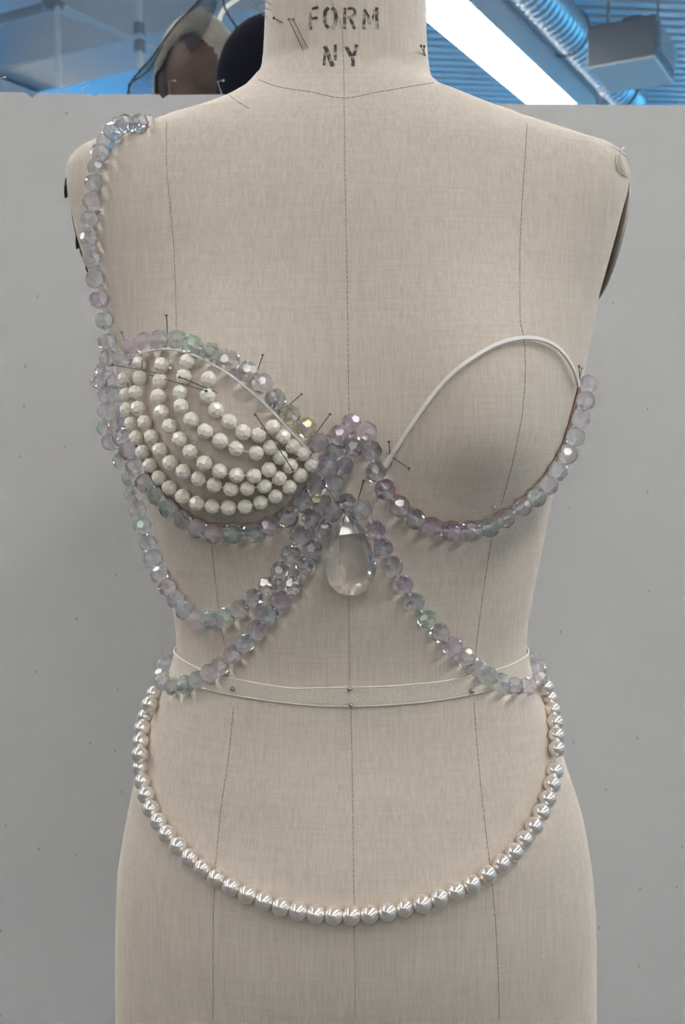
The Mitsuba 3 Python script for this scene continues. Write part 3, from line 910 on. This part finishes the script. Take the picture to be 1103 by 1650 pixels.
def pin(h, t, label, lh=0.007, lt=0.0, mat='mat_pin_dark', group='pins stuck in the form'):
    a = on_form(*h, lh)[0]
    b = on_form(*t, lt)[0]
    pin_between(a, b - (a - b) / np.linalg.norm(a - b) * 0.001, mat, label, group)


OV = 0.0095
pin((268, 508), (271, 553), 'upright steel pin above the crystal rim of the ivory cup', 0.011, 0.002)
pin((196, 536), (204, 558), 'short pale pin at the upper left end of the crystal rim', 0.011, 0.004, 'mat_steel')
pin((181, 588), (265, 603), 'long steel pin crossing the tops of the two leftmost ivory strings', OV + .003, OV)
pin((332, 630), (239, 603.5), 'long steel pin with its head on the shortest ivory string', OV + .003, 0.006)
pin((288.6, 607), (350, 633), 'steel pin with its head on the second bead of the second ivory string', OV + .003, 0.006)
pin((173, 627), (206, 624), 'level steel pin at the outer edge of the ivory cup', OV, 0.004)
pin((205.5, 614), (206.5, 624), 'short steel pin on the first bead of the lowest ivory string', OV + .002, 0.006)
pin((229, 582), (228, 596), 'short upright pin on the first bead of the second lowest ivory string', OV + .002, 0.006)
pin((274, 593), (271, 597), 'round pin head beside the first bead of the middle ivory string', 0.004, 0.0, 'mat_steel')
pin((423, 572), (407, 621), 'slanting steel pin over the crystal rim above the boning', 0.011, 0.003)
pin((485.6, 635), (448, 668), 'slanting steel pin just left of the two yellow glinting beads', 0.010, 0.003)
pin((531.7, 667), (493, 719), 'slanting steel pin between the yellow glinting bead and the centre peak', 0.010, 0.003)
pin((411, 667), (456, 660), 'thin bright pin crossing the boning strip nearly level', 0.006, 0.003, 'mat_steel')
pin((411, 668), (442, 713), 'dark pin slanting down over the right ends of the ivory strings', OV + .002, OV)
pin((421.5, 690), (467.5, 726), 'bright steel pin lying across the ivory string ends', OV + .003, OV + .001, 'mat_steel')
pin((471, 757), (441, 711), 'dark pin with its point up and head on an ivory bead', OV + .003, OV)
pin((478, 736), (493, 741), 'short dark pin under the end bead of the second lowest string', 0.009, 0.006)
pin((507, 727), (490, 743), 'short dark pin by the lower end of the left boning', 0.009, 0.005)
pin((528, 702), (535, 713), 'short dark pin left of the centre crystal peak', 0.008, 0.002)
pin((554, 706), (557, 738), 'upright dark pin between the strands of the centre peak', 0.013, 0.008)
pin((579, 728), (570, 743), 'short dark pin under the centre crystal peak', 0.008, 0.001)
pin((585.5, 775), (575, 811), 'steel pin leaning above the right of the pendant', 0.011, 0.002)
pin((522.6, 781.5), (549, 820.5), 'dark pin slanting to the top of the pendant', 0.012, 0.006)
pin((626, 712), (630, 752), 'upright dark pin crossing the end of the right boning', 0.007, 0.002)
pin((658.6, 755), (622, 730), 'dark pin crossing the end of the right boning at a slant', 0.007, 0.003)
pin((932.4, 590.6), (933.5, 612), 'upright dark pin at the outer end of the right boning', 0.008, 0.002)
pin((937, 593), (933, 612), 'leaning dark pin at the outer end of the right boning', 0.008, 0.002)
pin((562, 651), (562, 653), 'round pin head on the centre seam above the crystal peak', 0.002, -0.003, 'mat_steel')
pin((797, 817), (797, 820), 'dark pin head at the lower edge of the bare cup', 0.001, -0.002)
for (x, y), nm in (((374, 1110), 'leftmost pin head on the waist tape'), ((563, 1110), 'upper pin head at the centre of the waist tape'), ((565, 1136), 'lower pin head at the centre of the waist tape'), ((760, 1113), 'rightmost pin head on the waist tape')):
    a, n = on_form(x, y, 0.003)
    k = numbered('dressmaking_pin')
    obj(k + '__head', place(trimesh.creation.icosphere(2, 0.0016), np.eye(3), a), 'mat_steel', True)
    obj(k + '__shaft', tube([a, a - n * 0.012], 0.00035, 6), 'mat_steel', True)
    lab(k, nm, 'pin', 'round headed pins on the waist tape')
# neck pins
for (h, t, nm) in (((465, 31), (487.5, 80), 'left one of the bundle of pins on the neck'), ((468.5, 30), (491, 79), 'middle one of the bundle of pins on the neck'), ((472, 31), (495, 77), 'right one of the bundle of pins on the neck')):
    pin(h, t, nm, 0.007, 0.0005, 'mat_steel' if 'middle' in nm else 'mat_pin_dark', 'pins stuck in the neck')
pin((441, 29), (456, 37), 'short dark pin beside the bundle on the neck', 0.003, 0.0, group='pins stuck in the neck')
for h, t, nm in (((406, 10), (433, 31), 'bright pin sticking out lowest at the left edge of the neck'), ((400, -1), (425, 22), 'bright pin sticking out past the black hat at the neck'), ((421, 11), (438, 17), 'bright pin nearly level at the left edge of the neck'), ((423, -1), (439, 9), 'bright pin topmost at the left edge of the neck')):
    b = on_form(*t, 0.0)[0]
    a = at_y(*h, b[1] - 0.004)
    pin_between(a, b, 'mat_steel', nm, 'pins stuck in the neck')
pin((678, 74), (686, 91), 'dark pin at the right edge of the neck, left of a pair', 0.004, 0.0, group='pins stuck in the neck')
pin((683, 75), (683, 91), 'dark pin at the right edge of the neck, right of a pair', 0.004, 0.0, group='pins stuck in the neck')
# board pins
for h, t, nm in (((-2, 126), (9, 146), 'bent pin in the board top at the left edge of the picture'), ((95, 140), (110, 150), 'left one of two leaning pins in the board top'), ((109, 135), (119, 150), 'right one of two leaning pins in the board top'), ((132, 141), (131, 152), 'short pin in the board top left of the veil'),
                 ((272, 131), (274, 155), 'bent pin in the board top before the gauze head'), ((350, 131), (361, 154), 'bent pin in the board top before the black hat'), ((850, 145), (851, 169), 'tiny pin in the board top below the lamp'), ((1096, 158), (1098, 172), 'hooked pin in the board top at the right edge')):
    a, b = at_y(*h, BY + 0.004), at_y(*t, BY + 0.01)
    k = numbered('dressmaking_pin')
    bend = a + np.array([0.006, 0.001, 0.001])
    obj(k + '__shaft', tube([bend, a, b - [0, 0, 0.006]], [0.0004] * 3, 6), 'mat_steel', 50)
    obj(k + '__head', place(trimesh.creation.icosphere(1, 0.0011), np.eye(3), bend), 'mat_steel', True)
    lab(k, nm, 'pin', 'pins in the top edge of the partition')

# ------------------------------------------------------------------ hats behind the partition
HY = 1.05
SHELF = at_y(300, 360, HY)[2]
obj('hat_shelf__board', place(rbox((1.2, 0.6, 0.03), 0.004), np.eye(3), (-0.3, HY - 0.03, SHELF - 0.016)), 'mat_shelf')
for s in (-0.8, 0.2):
    obj(numbered('hat_shelf__side'), place(rbox((0.03, 0.46, SHELF - 0.035), 0.004), np.eye(3), (s, HY + 0.03, (SHELF - 0.035) / 2)), 'mat_shelf')
lab('hat_shelf', 'wooden shelf behind the partition that carries the hats', 'shelf')
sc = (HY - CAM[1]) / F


def blob(c, r, seed, amp, rot=0.0, sub=5):
    s = trimesh.creation.icosphere(sub, 1.0)
    v = s.vertices * r
    import meshkit
    d = meshkit.fbm(s.vertices * 2.3 + seed) if hasattr(meshkit, 'fbm') else 0
    v = v * (1 + amp * (np.asarray(d)[:, None] - 0.5))
    m = trimesh.Trimesh(v, s.faces, process=False)
    return place(m, trimesh.transformations.rotation_matrix(rot, [0, 1, 0])[:3, :3], c)


def head():
    c = at_y(322, 128, HY)
    c[2] = at_y(318, 150, HY)[2]
    hgt = c[2] - SHELF
    # the leather block: a dome on a short straight skirt
    up = (150 - 42) * sc
    prof = [(0, -hgt), (0.060, -hgt), (0.070, -hgt * 0.5), (0.0755, 0)] + [(0.0755 * math.cos(t), (up + 0.007) * math.sin(t)) for t in np.linspace(0.15, math.pi / 2 - 0.01, 16)] + [(0, up + 0.007)]
    m = trimesh.creation.revolve(prof, sections=48)
    obj('gauze_head__block', place(m, np.eye(3), c), 'mat_leather', True)
    # gauze: a cap draped over the back and the crown, open in front in a pointed arch
    n1, n2 = 90, 50
    V, Fq, keep = [], [], []
    import meshkit
    for i in range(n1):
        for k in range(n2):
            a = 2 * math.pi * i / n1
            e = -0.35 + (math.pi / 2 + 0.349) * k / (n2 - 1)
            r = 0.079 + 0.006 * math.sin(7 * a) * math.cos(e) * 0.4
            V.append([r * math.cos(e) * math.cos(a), 0.95 * r * math.cos(e) * math.sin(a), (up + 0.013) * math.sin(e) + 0.008 * math.exp(-((a - 4.9) / 0.35) ** 2) * math.sin(e)])
    V = np.array(V)
    wob = np.asarray(meshkit.fbm(V * 30)) if hasattr(meshkit, 'fbm') else np.zeros(len(V))
    V = V * (1 + 0.02 * wob[:, None])
    for i in range(n1):
        for k in range(n2 - 1):
            idx = [i * n2 + k, ((i + 1) % n1) * n2 + k, ((i + 1) % n1) * n2 + k + 1, i * n2 + k + 1]
            q = V[idx].mean(0)
            arch = up * (0.66 - 0.48 * (abs(q[0] + 0.006) / 0.055) ** 1.5) + 0.003 * math.sin(q[0] * 260)
            if q[1] < 0 and q[2] < arch and -0.068 < q[0] < 0.055:
                continue
            Fq.append(idx)
    Fq = np.array(Fq)
    f = np.vstack([Fq[:, [0, 1, 2]], Fq[:, [0, 2, 3]]])
    m = trimesh.Trimesh(V, f, process=False)
    inner = V * 0.985
    f2 = np.vstack([f, f[:, ::-1] + len(V)])
    obj('gauze_head__gauze', trimesh.Trimesh(np.vstack([V, inner]) + c, f2, process=False), 'mat_gauze', True)
    labels['gauze_head__gauze'] = {'label': 'beige gauze draped over the crown'}
    lab('gauze_head', 'brown leather hat block draped with beige gauze behind the partition', 'hat block')


head()


def black_hat():
    base = SHELF
    c = at_y(447, 85, HY - 0.18)
    hh = at_y(430, -6, HY - 0.24)[2]
    prof = [(0, 0.0)]
    for w in np.linspace(0, 1, 40):
        prof.append((0.092 * math.sqrt(max(0.0, 1 - max(0.0, (w - 0.62) / 0.38) ** 2.2)) + 1e-4, w * (hh - base)))
    m = trimesh.creation.revolve(prof, sections=48)
    obj('black_hat__crown', place(m, np.diag([1.0, 0.75, 1.0]), (c[0], c[1], base)), 'mat_black', True)
    band = [np.array([c[0] + 0.094 * math.cos(t), c[1] + 0.0705 * math.sin(t), base + 0.045]) for t in np.linspace(0, 2 * math.pi, 40)]
    obj('black_hat__band', tube(band, 0.004, 8), 'mat_net', 60)
    lab('black_hat', 'black felt hat behind the partition, left of the neck', 'hat')
    arc = [at_y(x, y, HY + 0.12) for x, y in resample([(352, 40), (356, 24), (366, 10), (380, 0), (398, -8), (420, -12)], 3)]
    w = flat_strip([(p, np.array([0, -1.0, 0.0])) for p in arc], 0.0075, 0.003)
    obj('white_hat__brim', w, 'mat_white_felt', 40)
    cc = at_y(440, 110, HY + 0.16)
    dome = trimesh.creation.revolve([(0, 0)] + [(0.10 * math.cos(t), (at_y(440, 12, HY + 0.16)[2] - SHELF) * math.sin(t)) for t in np.linspace(0, math.pi / 2, 18)], sections=40)
    obj('white_hat__crown', place(dome, np.eye(3), (cc[0], HY + 0.17, SHELF)), 'mat_white_felt', True)
    lab('white_hat', 'white hat rim showing as an arc behind the black hat', 'hat')


black_hat()


def veil():
    """Hexagonal net as real threads on a leaning curved sheet."""
    A, B = [(206, 150), (209, 137), (222, 118), (243, 95), (262, 68), (284, 38), (306, 16), (326, -6)], [(268, 216), (272, 196), (278, 150), (296, 110), (322, 70), (340, 36), (350, 8), (352, -12)]
    A = [(208, 200), (205, 172)] + A
    a, b = resample(A, 2.4), resample(B, 2.4)
    n = 90
    fa, fb = a[np.linspace(0, len(a) - 1, n).round().astype(int)], b[np.linspace(0, len(b) - 1, n).round().astype(int)]

    def P(s, t):
        k = min(max(s, 0.0), 1.0) * (n - 1)
        i = min(int(k), n - 2)
        f = k - i
        q = (fa[i] * (1 - f) + fa[i + 1] * f) * (1 - t) + (fb[i] * (1 - f) + fb[i + 1] * f) * t
        return at_y(q[0], q[1], HY - 0.085 + 0.02 * math.sin(3 * t + 2 * s) + 0.03 * t)
    ms = []
    ns, nt = 66, 20
    V, E = [], []
    idx = {}

    def node(i, k, o):
        key = (i, k, o)
        if key not in idx:
            idx[key] = len(V)
            V.append(P((i + o * 0.33) / ns, (k + (0.5 if i % 2 else 0.0)) / nt))
        return idx[key]
    for i in range(ns):
        for k in range(nt):
            E.append((node(i, k, 0), node(i, k, 1)))
            if i + 1 < ns:
                k2 = k if i % 2 == 0 else k + 1
                E.append((node(i, k, 1), node(i + 1, k, 0)))
                kk = k - 1 if i % 2 == 0 else k + 1
                if 0 <= kk < nt:
                    E.append((node(i, k, 1), node(i + 1, kk, 0)))
    V = np.array(V)
    E = np.array(E)
    d = V[E[:, 1]] - V[E[:, 0]]
    d /= np.linalg.norm(d, axis=1, keepdims=True) + 1e-12
    s = np.cross(d, [0, 1, 0])
    s /= np.linalg.norm(s, axis=1, keepdims=True) + 1e-12
    o2 = np.cross(d, s)
    r = 0.00048
    rings = []
    for w in (0, 1):
        for t in range(3):
            an = 2 * math.pi * t / 3
            rings.append(V[E[:, w]] + r * (math.cos(an) * s + math.sin(an) * o2))
    vv = np.stack(rings, 1).reshape(-1, 3)
    base = np.arange(len(E))[:, None] * 6
    fl = []
    for t in range(3):
        u2 = (t + 1) % 3
        fl += [base + [[t, u2, 3 + u2]], base + [[t, 3 + u2, 3 + t]]]
    obj('black_veil__net', trimesh.Trimesh(vv, np.vstack(fl), process=False), 'mat_net', False)
    for edge in (resample(np.array(A[1:], float), 6), resample(np.array([(358, -20), (360, 5), (368, 25), (378, 40), (388, 56)], float), 6)):
        obj(numbered('black_veil__hem'), tube([at_y(x, y, HY - 0.086) for x, y in edge], 0.0017, 7), 'mat_net', 60)
    fold = [at_y(x, y, HY - 0.09) for x, y in resample(np.array([(206, 138), (215, 130), (226, 124), (240, 112), (252, 92), (262, 75)], float), 4)]
    obj('black_veil__fold', tube(fold, 0.0016, 7), 'mat_net', 60)
    labels['black_veil__net'] = {'label': 'fine black hexagonal net', 'kind': 'stuff'}
    lab('black_veil', 'black net veil hanging down beside the gauze covered hat block', 'veil')


veil()
